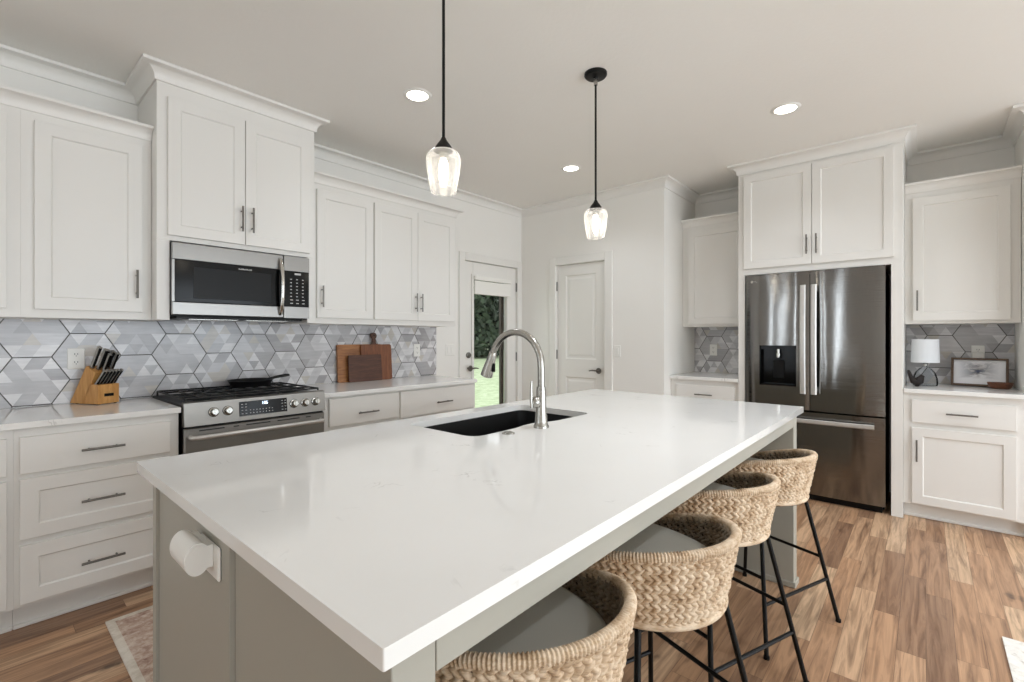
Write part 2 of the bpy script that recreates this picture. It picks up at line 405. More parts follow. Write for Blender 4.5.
# ---- doors of the room
def lever(parent, mat, d=1):
    b = MB(); b.lathe([(.0, 0), (.03, 0), (.031, .006), (.012, .01), (.011, .04), (0, .04)], n=20, ax='y', c=(0, -.04, 0))
    b.tube([(0, -.038, 0), (d*.03, -.043, 0), (d*.07, -.043, .002), (d*.11, -.04, -.004)], [.009, .008, .007, .006])
    return b.build('lever_handle', mat, parent)
d1 = bpy.data.objects.new('door_1', None); COL.objects.link(d1); struct(d1); d1.location = (D1[0], WY+.012, 0); d1['label'] = 'white exterior door with tall glass lite and raised white blind'
dw = D1[1]-D1[0]; gx0, gx1, gz0, gz1 = .135, .66, .36, 1.90
b = MB(); b.box(.004, gx0, 0, .045, .01, 2.054, .002); b.box(gx1, dw-.004, 0, .045, .01, 2.054, .002); b.box(gx0, gx1, 0, .045, .01, gz0); b.box(gx0, gx1, 0, .045, gz1, 2.054)
b.build('slab', 'trim', d1)
b = MB()
for x0, x1, z0, z1 in ((gx0-.03, gx0+.004, gz0-.03, gz1+.03), (gx1-.004, gx1+.06, gz0-.03, gz1+.03), (gx0, gx1, gz0-.03, gz0+.004), (gx0, gx1, gz1-.004, gz1+.03)): b.box(x0, x1, -.014, -.001, z0, z1, .004)
b.build('lite_frame', 'trim', d1)
b = MB(); b.box(gx0, gx1, .02, .026, gz0, gz1); b.build('glass', 'glass', d1)
b = MB(); b.box(gx1-.045, gx1, .046, .075, gz0, gz1); b.build('outer_stop', 'brown', d1)
b = MB(); b.box(gx0-.012, gx1+.035, -.045, -.015, 1.868, 1.912, .004); b.box(gx0-.006, gx1+.028, -.036, -.022, 1.735, 1.861, .003); b.box(gx0-.008, gx1+.03, -.04, -.018, 1.72, 1.738, .005)
b.build('roller_blind', 'blind', d1)
for z in (.25, 1.05, 1.842):
    b = MB(); b.tube([(dw-.002, -.008, z-.05), (dw-.002, -.008, z+.05)], .008, 8); b.build('hinge', 'pull', d1)
b = MB(); b.box(gx0+.006, gx0+.018, .05, .09, .86, 1.04, .003); b.build('outside_handle', 'black', d1)
l = lever(d1, 'pull'); l.location = (.063, 0, .952)
b = MB(); b.lathe([(0, 0), (.03, 0), (.03, -.012), (.02, -.018), (.018, -.03), (0, -.03)], n=20, ax='y', c=(.063, 0, 1.088)); b.build('deadbolt', 'pull', d1)
d2 = bpy.data.objects.new('door_2', None); COL.objects.link(d2); struct(d2); d2.location = (PX+.02, D2[1], 0); d2.rotation_euler.z = -PI/2; d2['label'] = 'white two panel pantry door'
dw = D2[1]-D2[0]
def panel_slab(mb, w, z0, z1, panels, y0=0, y1=.036):
    xs = [panels[0][0], panels[0][1]]
    mb.box(0.003, xs[0], y0, y1, z0, z1); mb.box(xs[1], w-.003, y0, y1, z0, z1)
    zz = [z0]+[v for p in panels for v in (p[2], p[3])]+[z1]
    for i in range(0, len(zz), 2): mb.box(xs[0], xs[1], y0, y1, zz[i], zz[i+1])
    for x0, x1, a, c in panels:
        o = [(x0, a), (x1, a), (x1, c), (x0, c)]; q = lambda t, y: [mb.bm.verts.new((px+(t if px == x0 else -t), y, pz+(t if pz == a else -t))) for px, pz in o]
        r = [q(0, y0), q(.012, y0+.009), q(.03, y0+.009), q(.05, y0+.003)]
        for A, B in zip(r, r[1:]):
            for k in range(4): mb.face([A[k], A[(k+1) % 4], B[(k+1) % 4], B[k]])
        mb.face(r[-1])
b = MB(); panel_slab(b, dw, .012, D2[2]-.004, [(.11, .49, .2, .85), (.11, .49, 1.04, 1.935)]); b.build('slab', 'trim', d2, smooth=0)
for z in (.25, 1.085, 1.825):
    b = MB(); b.tube([(.0, -.01, z-.05), (.0, -.01, z+.05)], .008, 8); b.build('hinge', 'pull', d2)
l = lever(d2, 'pull', -1); l.location = (dw-.065, 0, .931)

# ---- outside
b = MB()
for i in range(12):
    for j in range(12):
        P = [(-6+(i+di)*3.0, 3.7+(j+dj)*2.2) for di, dj in ((0, 0), (1, 0), (1, 1), (0, 1))]
        b.quad(*[(x, y, -.12+.038*(y-3.7)) for x, y in P])
struct(b.build('lawn', 'lawn', smooth=0))
def tree(x, y, h, r, seed, label):
    rnd = random.Random(seed); z0 = -.12+.038*(y-3.7)
    t = thing('tree', label, 'tree', (x, y, z0), group='trees behind the lawn')
    b = MB(); b.tube([(0, 0, 0), (.1, 0, h*.3), (0, .1, h*.7)], [.2, .15, .06], 8); b.build('trunk', 'bark', t)
    b = MB(); lobes = [(Vector((rnd.uniform(-r, r)*.5, rnd.uniform(-r, r)*.5, h*(.1+.85*k/8))), r*rnd.uniform(.55, .8)) for k in range(9)]
    for c, q in lobes:
        for _ in range(1500):
            d = Vector((rnd.gauss(0, 1), rnd.gauss(0, 1), rnd.gauss(0, 1))).normalized(); p = c+d*q*rnd.uniform(.6, 1.03)
            if p.z < .05: continue
            u = d.orthogonal().normalized(); u.rotate(Matrix.Rotation(rnd.uniform(0, 6.3), 3, d)); w = d.cross(u); e = rnd.uniform(.09, .19); tl = d*rnd.uniform(-.1, .1)
            b.quad(p-u*e, p-w*e*.5+tl, p+u*e, p+w*e*.5-tl)
    b.build('foliage', 'leaf', t, smooth=0)
for i, (x, y, h, r, lb) in enumerate([(9.9, 15.2, 7.5, 1.75, 'dark evergreen tree beside the left edge of the door glass'), (15.5, 15.5, 8.5, 1.9, 'dark evergreen tree filling the upper half of the door glass'),
        (21.2, 15.4, 8, 1.75, 'dark evergreen tree beyond the dark right edge of the door glass'), (13.4, 21.6, 11, 1.9, 'tall dark tree farther back behind the evergreens at the left of the door glass'), (19.4, 21.8, 11, 1.9, 'tall dark tree farther back behind the evergreens at the right of the door glass')]):
    tree(x, y, h, r, 10+i, lb)

# ------------------------------------------------------------------ tile backsplash (structure)
def hex_tiles(name, u0, u1, z0, z1, ou, oz, seed, place):
    """marble hexagons with a triangle print, clipped to a rectangle; local x = along wall, z up, front at y = -.008"""
    rnd = random.Random(seed); s = .145; g = .003; hh = s*math.sqrt(3)/2
    b = MB(); b.box(u0, u1, -.0055, 0, z0, z1, mi=0)
    t = bmesh.new(); lay = None
    i0 = int((u0-ou)/(1.5*s))-2; i1 = int((u1-ou)/(1.5*s))+2
    for i in range(i0, i1+1):
        for j in range(-6, 7):
            cx = ou+i*1.5*s; cz = oz+(j*2+(i % 2))*hh
            if cx < u0-s or cx > u1+s or cz < z0-s or cz > z1+s: continue
            e = s-g; H = [Vector((cx+e*math.cos(k*PI/3), 0, cz+e*math.sin(k*PI/3))) for k in range(6)]
            C = Vector((cx, 0, cz)); style = rnd.randrange(4); base = [rnd.choice((1, 2, 2, 3)) for _ in range(6)]
            for k in range(6):
                A, B = H[k], H[(k+1) % 6]; N = 2
                P = lambda a, c: C+(A-C)*(a/N)+(B-C)*(c/N)
                tris = []
                for a in range(N):
                    for c in range(N-a):
                        tris.append((P(a, c), P(a+1, c), P(a, c+1)))
                        if a+c < N-1: tris.append((P(a+1, c), P(a+1, c+1), P(a, c+1)))
                for q, tr in enumerate(tris):
                    m = base[k] if style < 2 else base[(k//2)*2]
                    if q == 2 and rnd.random() < .55: m = 0
                    elif q == 0 and style in (0, 2): m = rnd.choice((0, 1, 4))
                    elif rnd.random() < .25: m = rnd.choice((0, 1, 2, 3, 4))
                    vs = [t.verts.new(p+Vector((0, -.008, 0))) for p in tr]
                    f = t.faces.new(vs); f.material_index = m+1
    for co, no in (((u0, 0, 0), (-1, 0, 0)), ((u1, 0, 0), (1, 0, 0)), ((0, 0, z0), (0, 0, -1)), ((0, 0, z1), (0, 0, 1))):
        bmesh.ops.bisect_plane(t, geom=t.verts[:]+t.edges[:]+t.faces[:], plane_co=co, plane_no=no, clear_outer=True)
    b.merge(t)
    o = b.build(name, ['grout']+TILES, smooth=0); place(o); return struct(o)
def pl(loc, rz):
    def f(o): o.location = loc; o.rotation_euler.z = rz
    return f
# along the range wall: a horizontal joint runs x .356-.504 at z 1.297
hex_tiles('backsplash_left', -1.2, 2.932, .915, 1.40, .430-1.5*.145*2, 1.297-.1256, 3, pl((0, WY-.001, 0), 0))
hex_tiles('backsplash_right', 0, .604, .915, 1.372, .201, 1.1634, 5, pl((WX-.001, FC[1]-.001, 0), -PI/2))
hex_tiles('backsplash_niche', 0, .606, .915, 1.376, .196, 1.156, 8, pl((WX-.001, RY-.001, 0), -PI/2))

# ------------------------------------------------------------------ cabinets
def shaker(mb, w, h, t=.02, rail=.057, rec=.008, flat=False):
    c = .0015
    def rect(i, y): return [mb.bm.verts.new(p) for p in ((i, y, i), (w-i, y, i), (w-i, y, h-i), (i, y, h-i))]
    rs = [rect(0, 0), rect(0, -t+c), rect(c, -t)]
    if flat: rs += [rect(.012, -t)]
    else: rs += [rect(rail, -t), rect(rail+.003, -t+.0035), rect(rail+.006, -t+rec)]
    for A, B in zip(rs, rs[1:]):
        for k in range(4): mb.face([A[k], A[(k+1) % 4], B[(k+1) % 4], B[k]])
    mb.face(rs[-1]); mb.face(rs[0][::-1])
def bar_pull(parent, x, z, L, vertical, t=.02):
    b = MB(); a = (0, 0, 1) if vertical else (1, 0, 0); a = Vector(a); c = Vector((x, -t-.03, z))
    b.tube([c-a*L/2, c+a*L/2], .0055, 10)
    for s in (-1, 1):
        q = c+a*s*(L/2-.028); b.tube([q, (q.x, -t, q.z)], .0042, 8)
    return b.build('handle', 'pull', parent)
def front(root, kind, x0, x1, z0, z1, flat=False, hx=None, hz=None, hl=.15, hv=True):
    b = MB(); shaker(b, x1-x0, z1-z0, flat=flat)
    d = b.build(kind, 'cab', root, smooth=0); d.location = (x0, 0, z0)
    if hx is not None: bar_pull(d, hx-x0, hz-z0, hl, hv)
    return d
def cabinet(name, label, cat, loc, rz, w, d, z0, z1, toe=0, group=None):
    r = thing(name, label, cat, loc, rz, group)
    b = MB(); b.box(.0001, w-.0001, 0, d, z0+toe, z1, .0004)
    b.build('carcass', 'cab', r, smooth=0)
    if toe:
        b = MB(); b.box(.0005, w-.0005, .075, d, 0, toe); b.box(.0005, w-.0005, .063, .075, 0, .018, .003); b.build('toe_kick', 'cab', r, smooth=0)
    return r
UD = WY-3.205-.004
# upper run on the range wall
c = cabinet('wall_cabinet', 'white upper cabinet cut by the left picture edge, above the end of the counter', 'cabinet', (-.55, 3.205, 0), 0, .704, UD, 1.372, UZ+.01)
front(c, 'door', .05, .658, 1.412, 2.31, hx=.09, hz=1.56)
c = cabinet('wall_cabinet', 'white single door upper cabinet above the knife block, beside the microwave', 'cabinet', (.154, 3.205, 0), 0, .500, UD, 1.372, UZ+.01)
front(c, 'door', .045, .455, 1.412, 2.31, hx=.43, hz=1.56)
c = cabinet('wall_cabinet', 'white single door upper cabinet touching the right side of the microwave cabinet', 'cabinet', (1.524, 3.205, 0), 0, .511, UD, 1.372, UZ+.01)
front(c, 'door', .062, .503, 1.412, 2.31, hx=.092, hz=1.56)
c = cabinet('wall_cabinet', 'white two door upper cabinet above the end of the counter by the glass door', 'cabinet', (2.035, 3.205, 0), 0, .855, UD, 1.372, UZ+.01)
front(c, 'door', .008, .416, 1.412, 2.31, hx=.39, hz=1.56); front(c, 'door', .419, .824, 1.412, 2.31, hx=.445, hz=1.56)
# taller, deeper cabinet holding the microwave
c = thing('microwave_cabinet', 'tall white two door cabinet built around the steel microwave above the range', 'cabinet', (MC[0], MC[2], 0))
W_ = MC[1]-MC[0]; dd = WY-MC[2]-.004; ml, mr = .060, .817
b = MB(); b.box(0, W_, 0, dd, 1.805, CZ-.08, .001); b.box(0, ml-.002, 0, dd, 1.371, 1.805, .001); b.box(mr+.002, W_, 0, dd, 1.371, 1.805, .001); b.build('carcass', 'cab', c, smooth=0)
front(c, 'door', .047, .431, 1.832, 2.58, hx=.409, hz=1.98); front(c, 'door', .435, .828, 1.832, 2.58, hx=.468, hz=1.98)
# base run
BY = 2.93; BD = WY-BY-.012
c = cabinet('base_cabinet', 'white base cabinet cut by the left picture edge, left of the drawers', 'cabinet', (-.50, BY, 0), 0, .62, BD, 0, .886, .115)
front(c, 'drawer', .03, .60, .69, .848, True, .31, .76, .155, False); front(c, 'door', .03, .60, .13, .667, hx=.07, hz=.55)
c = cabinet('base_cabinet', 'white base cabinet of three drawers under the knife block', 'cabinet', (.12, BY, 0), 0, .592, BD, 0, .886, .115)
front(c, 'drawer', .018, .553, .69, .848, True, .289, .764, .155, False)
front(c, 'drawer', .018, .553, .408, .667, False, .289, .53, .155, False)
front(c, 'drawer', .018, .553, .132, .381, False, .289, .246, .155, False)
c = cabinet('base_cabinet', 'white base cabinet right of the range, below the cutting boards', 'cabinet', (1.497, BY, 0), 0, .576, BD, 0, .886, .115)
front(c, 'drawer', .035, .568, .69, .872, True, .307, .763, .155, False); front(c, 'door', .035, .3, .13, .667, hx=.27, hz=.57); front(c, 'door', .304, .568, .13, .667, hx=.33, hz=.57)
c = cabinet('base_cabinet', 'white base cabinet at the end of the counter beside the glass door', 'cabinet', (2.073, BY, 0), 0, .79, BD, 0, .886, .115)
front(c, 'drawer', .012, .762, .68, .872, True, .415, .763, .155, False); front(c, 'door', .012, .385, .13, .66, hx=.35, hz=.57); front(c, 'door', .389, .762, .13, .66, hx=.42, hz=.57)
# fridge wall, turned to face -x : local x runs toward -y
c = thing('fridge_surround', 'tall white cabinet enclosing the refrigerator, two doors above it', 'cabinet', (FC[2], FC[0], 0), -PI/2)
W_ = FC[0]-FC[1]; dd = WX-FC[2]-.003
b = MB(); b.box(0, W_, 0, dd, 1.797, CZ-.08, .001); b.build('carcass', 'cab', c, smooth=0)
b = MB(); b.box(0, .052, 0, dd, 0, 1.797, .001); b.build('side_panel', 'cab', c, smooth=0)
b = MB(); b.box(W_-.066, W_, 0, dd, 0, 1.797, .001); b.build('side_panel', 'cab', c, smooth=0)
front(c, 'door', .046, .537, 1.848, 2.633, hx=.507, hz=2.0); front(c, 'door', .541, 1.038, 1.848, 2.633, hx=.572, hz=2.0)
def nook(y0, w, up, base, dx0, dx1, hs):
    c = cabinet('wall_cabinet', up, 'cabinet', (4.65, y0-.001, 0), -PI/2, w, WX-4.65-.003, 1.374, UZ+.01)
    front(c, 'door', dx0, dx1, 1.397, 2.308, hx=(dx0+.026 if hs < 0 else dx1-.026), hz=1.546)
    c = cabinet('base_cabinet', base, 'cabinet', (4.36, y0-.001, 0), -PI/2, w, WX-4.36-.012, 0, .886, .105)
    m = (dx0+dx1)/2
    front(c, 'drawer', dx0, dx1, .682, .838, True, m, .758, .155, False); front(c, 'door', dx0, dx1, .117, .645, hx=(dx0+.026 if hs < 0 else dx1-.026), hz=.488)
nook(FC[1], .602, 'white single door upper cabinet right of the refrigerator, above the framed print', 'white base cabinet right of the refrigerator with one drawer over a door', .046, .552, -1)
nook(RY, .606, 'white upper cabinet in the niche between pantry wall and refrigerator', 'white base cabinet in the niche between pantry wall and refrigerator', .06, .57, 1)
# counters
def slab(name, label, x0, x1, y0, y1):
    b = MB(); b.box(x0, x1, y0, y1, .8865, .9145, .002); return tag(b.build(name, 'quartz'), label, 'countertop')
slab('countertop', 'white quartz countertop left of the range, under the knife block', -.62, .716, 2.896, WY-.0095)
slab('countertop', 'white quartz countertop right of the range, under the cutting boards', 1.492, 2.86, 2.896, WY-.0095)
slab('countertop', 'white quartz countertop right of the refrigerator, under lamp and print', 4.325, WX-.0095, NY+.002, FC[1]-.002)
slab('countertop', 'white quartz countertop in the niche left of the refrigerator', 4.325, WX-.0095, FC[0]+.002, RY-.002)

# ------------------------------------------------------------------ kitchen island
isl = thing('kitchen_island', 'large greige kitchen island with white quartz top in the middle of the kitchen', 'island', (1.59, 1.1, 0))
IO = Vector((-1.59, -1.1, 0))
def ib(fn, name, mat):
    b = MB(); fn(b)
    for v in b.bm.verts: v.co += IO
    return b.build(name, mat, isl, smooth=0)
X0, X1, YS, YN, YM = .349, 2.83, .507, 1.698, 1.045
def f_body(b):
    b.box(X0+.01, X1-.01, YM, YM+.02, 0, .8855, .001); b.box(X0+.01, X1-.01, YN-.02, YN, .1, .8855, .001)
    b.box(X0+.01, X0+.03, YM+.02, YN-.02, 0, .8855); b.box(X1-.03, X1-.01, YM+.02, YN-.02, 0, .8855)
    b.box(X0+.03, X1-.03, YM+.02, YN-.02, .1, .12); b.box(X0+.05, X1-.05, YN-.09, YN-.075, 0, .1)
ib(f_body, 'cabinet_body', 'greige')
ib(lambda b: b.box(X0-.010, X0+.0095, YM, 1.574, 0, .8855, .0008), 'end_panel', 'greige')
ib(lambda b: b.box(X0-.018, X0+.0095, 1.575, 1.606, 0, .8855, .0008), 'corner_post', 'greige')
for e in (0, 1):
    ib(lambda b: b.box(*((X0, X0+.072) if e == 0 else (X1-.072, X1)), YS, YM-.002, 0, .8855, .0015), 'leg_panel', 'greige')
    ib(lambda b: b.box(*((X0-.006, X0+.082) if e == 0 else (X1-.078, X1+.010)), YS-.010, YM-.003, 0, .03, .004), 'shoe_moulding', 'greige')
ib(lambda b: b.box(X0+.073, X1-.073, YS, YS+.02, .82, .8855, .001), 'apron', 'greige')
# top with the sink cut-out
def rounded(pts, rad, n=6):
    out = []
    for i, p in enumerate(pts):
        p = Vector(p); a = Vector(pts[i-1])-p; c = Vector(pts[(i+1) % len(pts)])-p; r = rad[i]
        if r <= 0: out.append(p); continue
        a = a.normalized(); c = c.normalized(); A = p+a*r; B = p+c*r
        for k in range(n+1):
            t = k/n; out.append(A*(1-t)**2+p*2*t*(1-t)+B*t*t)
    return out
hole = rounded([(1.203, 1.235), (1.44, 1.236), (1.50, 1.252), (1.58, 1.252), (1.66, 1.212), (1.955, 1.205), (1.955, 1.645), (1.203, 1.645)], [.06, .03, .03, .03, .05, .06, .05, .05])
b = MB(); outer = rounded([(.319, .48), (2.86, .48), (2.86, 1.74), (.319, 1.74)], [.004]*4, 3)
loops = []
for z in (.9145, .8865):
    es = []
    for L in (outer, hole):
        vs = [b.bm.verts.new((p.x, p.y, z)) for p in L]; loops.append(vs)
        es += [b.bm.edges.new((vs[k], vs[(k+1) % len(vs)])) for k in range(len(vs))]
    bmesh.ops.triangle_fill(b.bm, use_beauty=True, edges=es)
for A, B in ((loops[0], loops[2]), (loops[1], loops[3])):
    for k in range(len(A)): b.face([A[k], A[(k+1) % len(A)], B[(k+1) % len(B)], B[k]])
for v in b.bm.verts: v.co += IO
b.build('quartz_top', 'quartz', isl, smooth=30)
# sink
sk = thing('undermount_sink', 'black undermount sink bowl set into the island top', 'sink', (1.59, 1.43, .68))
def bowl_loop(z, off): return [Vector((1.59+(p.x-1.59)*(1-off/.4), 1.43+(p.y-1.43)*(1-off/.22), z))-Vector((1.59, 1.43, .68)) for p in hole]
b = MB(); rs = [[b.bm.verts.new(p) for p in bowl_loop(z, o)] for z, o in ((.885, -.025), (.885, .002), (.80, .004), (.70, .01), (.682, .04), (.68, .12))]
b.skin(rs, cap=False); b.face(rs[-1]); b.build('bowl', 'granite', sk, smooth=40)
b = MB(); b.lathe([(0, .004), (.02, .004), (.03, .007), (.045, .006), (.045, .0015), (0, .0015)], n=24); b.build('drain', 'nickel', sk)
# faucet
fa = thing('faucet', 'brushed nickel gooseneck pull down faucet behind the sink', 'faucet', (1.514, 1.168, .9145))
b = MB(); b.lathe([(0, 0), (.031, 0), (.031, .008), (.027, .014), (.025, .03), (.021, .08), (.0195, .155), (.018, .165), (0, .165)], n=28); b.build('base_body', 'nickel', fa)
pts = [(0, 0, .165), (0, 0, .24)]; Rr = .137
for k in range(1, 15):
    a = k/14*R(158); pts.append((0, Rr-Rr*math.cos(a), .248+Rr*math.sin(a)))
b = MB(); b.tube(pts, .0145, 14); b.build('gooseneck', 'nickel', fa, smooth=60)
p0 = Vector(pts[-1]); dr = Vector((0, math.sin(R(22)), -math.cos(R(22))))
b = MB(); b.tube([p0, p0+dr*.004, p0+dr*.03, p0+dr*.085, p0+dr*.115, p0+dr*.118], [.0145, .017, .019, .026, .0275, .023], 18); h = b.build('spray_head', 'nickel', fa, smooth=50)
b = MB(); q = p0+dr*.07; b.box(-.006, .006, q.y-.034, q.y-.018, q.z-.024, q.z+.014, .003); b.build('spray_button', 'black', h)
b = MB(); b.tube([(-.012, 0, .105), (-.03, 0, .105)], .016, 16); b.ell((-.036, 0, .105), (.024, .022, .024), None, 16, 12); hv = b.build('valve_ball', 'nickel', fa, smooth=60)
b = MB(); b.tube([(-.058, .002, .085), (-.062, .002, .11), (-.06, .003, .165), (-.057, .004, .19)], [.0055, .0055, .0045, .0038], 8); b.build('lever', 'nickel', hv)
b = MB(); b.lathe([(0, .0), (.024, 0), (.024, .004), (.016, .008), (.012, .0075), (0, .0075)], n=24)
tag(b.build('air_switch', 'nickel', loc=(1.335, 1.186, .9145)), 'small round nickel button on the island top beside the sink', 'button')
# outlet with plugged-in device on the end of the island
b = MB(); b.box(-.006, 0, -.059, .059, -.035, .035, .003)
tag(b.build('wall_outlet', 'plastic', loc=(X0-.0104, 1.146, .813)), 'white horizontal outlet plate on the near end of the island', 'outlet')
dv = thing('plug_in_device', 'white rounded plug in device on the outlet at the near end of the island', 'device', (.3045, 1.118, .826))
b = MB(); n = 28; prof = []
for k in range(n+1):
    a = R(50)+k/n*R(260); prof.append((.0235*math.cos(a), .033*math.sin(a)))
prof += [(.017, -.023), (.0275, -.023), (.0275, .023), (.017, .023)]
b.prism(prof, 0, .105, 'y'); b.build('shell', 'plastic', dv, smooth=30)
b = MB(); b.prism([(x*.9-.001, z*.9) for x, z in prof[:n+1]], -.0035, -.0003, 'y'); b.build('end_cap', 'plastic', dv, smooth=30)

# ------------------------------------------------------------------ range
rg = thing('gas_range', 'stainless steel slide in gas range between the counters', 'range', (.722, 2.90, 0))
RW = .764; RD = WY-2.90-.012
b = MB(); b.box(0.004, RW-.004, .012, RD, .04, .905, .002); b.build('body', 'black', rg, smooth=0)
b = MB(); b.prism([(-.028, .812), (-.012, .932), (.01, .938), (.02, .938), (.02, .812)], .002, RW-.002, 'x'); b.build('control_panel', 'range_steel', rg, smooth=0)
b = MB(); b.box(.0, RW, .018, RD, .905, .922, .004); b.build('cooktop', 'black', rg)
tilt = math.atan2(.016, .12)
def on_panel(x, z): return Vector((x, -.028+(z-.812)*.1333, z))
for x in (.137, .205, .566, .634, .700):
    b = MB(); b.lathe([(0, 0), (.024, 0), (.024, -.004), (.0185, -.006), (.017, -.03), (.014, -.033), (0, -.033)], n=22, ax='y'); b.box(-.004, .004, -.037, -.03, -.016, .016, .001)
    kb = b.build('knob', 'nickel', rg); kb.location = on_panel(x, .875); kb.rotation_euler.x = -tilt
    b = MB(); b.lathe([(0, 0), (.026, 0), (.026, -.003), (0, -.003)], n=22, ax='y'); b.build('knob_ring', 'black', kb)
b = MB(); b.box(.263, .523, -.006, 0, -.038, .042, .001); ds = b.build('display', 'glass_black', rg, smooth=0); ds.location = on_panel(0, .873); ds.rotation_euler.x = -tilt
b = MB()
SEG = {'1': 'bc', '0': 'abcdef', '6': 'acdefg', ':': ''}
def digit(b, ch, x, z, w=.008, h=.016, t=.0018, y=-.0072):
    s = {'a': (x, x+w, z+h-t, z+h), 'd': (x, x+w, z, z+t), 'g': (x, x+w, z+h/2-t/2, z+h/2+t/2), 'b': (x+w-t, x+w, z+h/2, z+h), 'c': (x+w-t, x+w, z, z+h/2), 'f': (x, x+t, z+h/2, z+h), 'e': (x, x+t, z, z+h/2)}
    for k in SEG[ch]: x0, x1, z0, z1 = s[k]; b.box(x0, x1, y, -.0062, z0, z1)
for ch, x in (('1', .378), ('0', .393), ('6', .405)): digit(b, ch, x, .018)
b.box(.3885, .3905, -.0072, -.0062, .022, .024); b.box(.3885, .3905, -.0072, -.0062, .028, .03)
b.build('clock_digits', 'digit', ds, smooth=0)
b = MB()
for z in (-.026, -.010):
    for k in range(8): b.box(.316+k*.017, .321+k*.017, -.0068, -.0062, z, z+.004)
for x in (.272, .292, .49, .508):
    for z in (-.026, -.008, .01, .026): b.box(x, x+.009, -.0068, -.0062, z, z+.003)
b.build('key_print', 'mark', ds, smooth=0)
b = MB(); b.box(.004, RW-.004, -.018, .01, .14, .800, .004); dr_ = b.build('oven_door', 'range_steel', rg)
b = MB(); b.box(.09, RW-.09, -.0215, -.0185, .27, .62, .001); b.build('oven_window', 'glass_black', dr_)
b = MB()
for x0, x1 in ((.07, .19), (.235, .262), (.30, .43), (.47, .60), (.64, .67)): b.box(x0, x1, -.0195, -.017, .781, .787)
b.build('vent_slots', 'iron', dr_)
b = MB(); b.tube([(.03, -.018, .755), (.032, -.052, .755), (.05, -.062, .755), (RW/2, -.066, .755), (RW-.05, -.062, .755), (RW-.032, -.052, .755), (RW-.03, -.018, .755)], .0125, 12); b.build('door_handle', 'satin', dr_, smooth=60)
b = MB(); b.box(.004, RW-.004, -.016, .01, .04, .132, .004); b.build('warming_drawer', 'range_steel', rg)
for k in range(3):
    x0 = .02+k*.243; x1 = x0+.237; y0, y1 = .035, RD-.03; z = .949
    b = MB(); t = .0055
    for xx in (x0, x1): b.tube([(xx, y0, .923), (xx, y0, z), (xx, y1, z), (xx, y1, .923)], t, 6)
    for yy in (y0, y1): b.tube([(x0, yy, z), (x1, yy, z)], t, 6)
    for yy in (y0+.12, (y0+y1)/2, y1-.12): b.tube([(x0, yy, z), (x1, yy, z)], t, 6)
    for xx in (x0+.08, x1-.08): b.tube([(xx, y0, z), (xx, y1, z)], t, 6)
    b.build('grate', 'iron', rg)
for x, y in ((.14, .16), (.14, .44), (.38, .3), (.62, .16), (.62, .44)):
    b = MB(); b.lathe([(0, .922), (.05, .922), (.05, .927), (.036, .929), (.036, .933), (0, .933)], c=(x, y, 0), n=20); b.build('burner', 'iron', rg)
# skillet on the range
pn = thing('skillet', 'black flat skillet standing on the range grates', 'pan', (.722+.50, 2.90+.47, .9555))
b = MB(); b.lathe([(0, 0), (.112, 0), (.132, .036), (.138, .038), (.132, .040), (.11, .007), (0, .006)], n=36); b.build('bowl', 'iron', pn, smooth=50)
b = MB(); b.tube([(.126, .03, .035), (.17, .04, .042), (.25, .06, .05), (.28, .067, .05)], [.009, .009, .011, .008], 8); b.build('pan_handle', 'iron', pn, smooth=60)

# ------------------------------------------------------------------ microwave
mw = thing('microwave', 'stainless over the range microwave with black glass door', 'microwave', (MC[0]+ml, 3.085, 1.393))
MW, MH = mr-ml-.002, .405
b = MB(); b.box(.002, MW, .005, WY-3.085-.012, 0, MH, .002); b.box(.03, MW-.03, .02, .36, -.012, 0); b.build('body', 'black', mw, smooth=0)
DXR = .590
b = MB()
for z0, z1 in ((0.006, .078), (.308, MH-.003)): b.box(0, DXR, -.022, .004, z0, z1, .004)
b.box(0, .012, -.02, .004, .078, .308); md = b.build('door', 'steel', mw)
b = MB(); b.box(.012, DXR, -.0205, .004, .0785, .3075, .002); b.build('door_glass', 'glass_black', md)
b = MB(); b.box(.10, .515, -.0215, -.0203, .10, .275, .0005); b.build('window_screen', 'screen', md)
b = MB()
for k in range(10): b.box(.33+k*.0075, .335+k*.0075, -.0212, -.0203, .284, .292-.003*(k % 3 == 1))
b.build('maker_mark', 'mark', md, smooth=0)
hp = []
for k in range(13):
    t = k/12; hp.append((.568, -.03-.034*math.sin(PI*t)**.6, .035+.335*t))
b = MB(); b.tube([(.568, -.02, .03)]+hp+[(.568, -.02, .375)], .0115, 12); b.build('handle', 'chrome', md, smooth=60)
b = MB(); b.prism([(-.022, .006), (-.022, .078), (-.012, .0785), (-.012, .3075), (-.022, .308), (-.022, MH-.003), (.004, MH-.003), (.004, .006)], DXR+.003, MW, 'x'); cpn = b.build('control_column', 'steel', mw)
b = MB(); b.box(DXR+.003, MW, -.0205, .004, .0785, .3075, .002); b.build('keypad', 'glass_black', cpn)
b = MB()
for i in range(3):
    for j in range(8): b.box(.632+i*.038, .642+i*.038+(.006 if j < 2 else 0), -.0213, -.0203, .098+j*.022, .103+j*.022)
b.build('key_print', 'mark', cpn, smooth=0)
b = MB(); b.box(.66, .70, -.0213, -.0203, .284, .296); b.build('clock_display', 'mark', cpn, smooth=0)
b = MB()
for k in range(2): b.box(.1+k*.3, .35+k*.3, .06, .30, -.0155, -.0125)
b.build('grease_filter', 'nickel', mw, smooth=0)

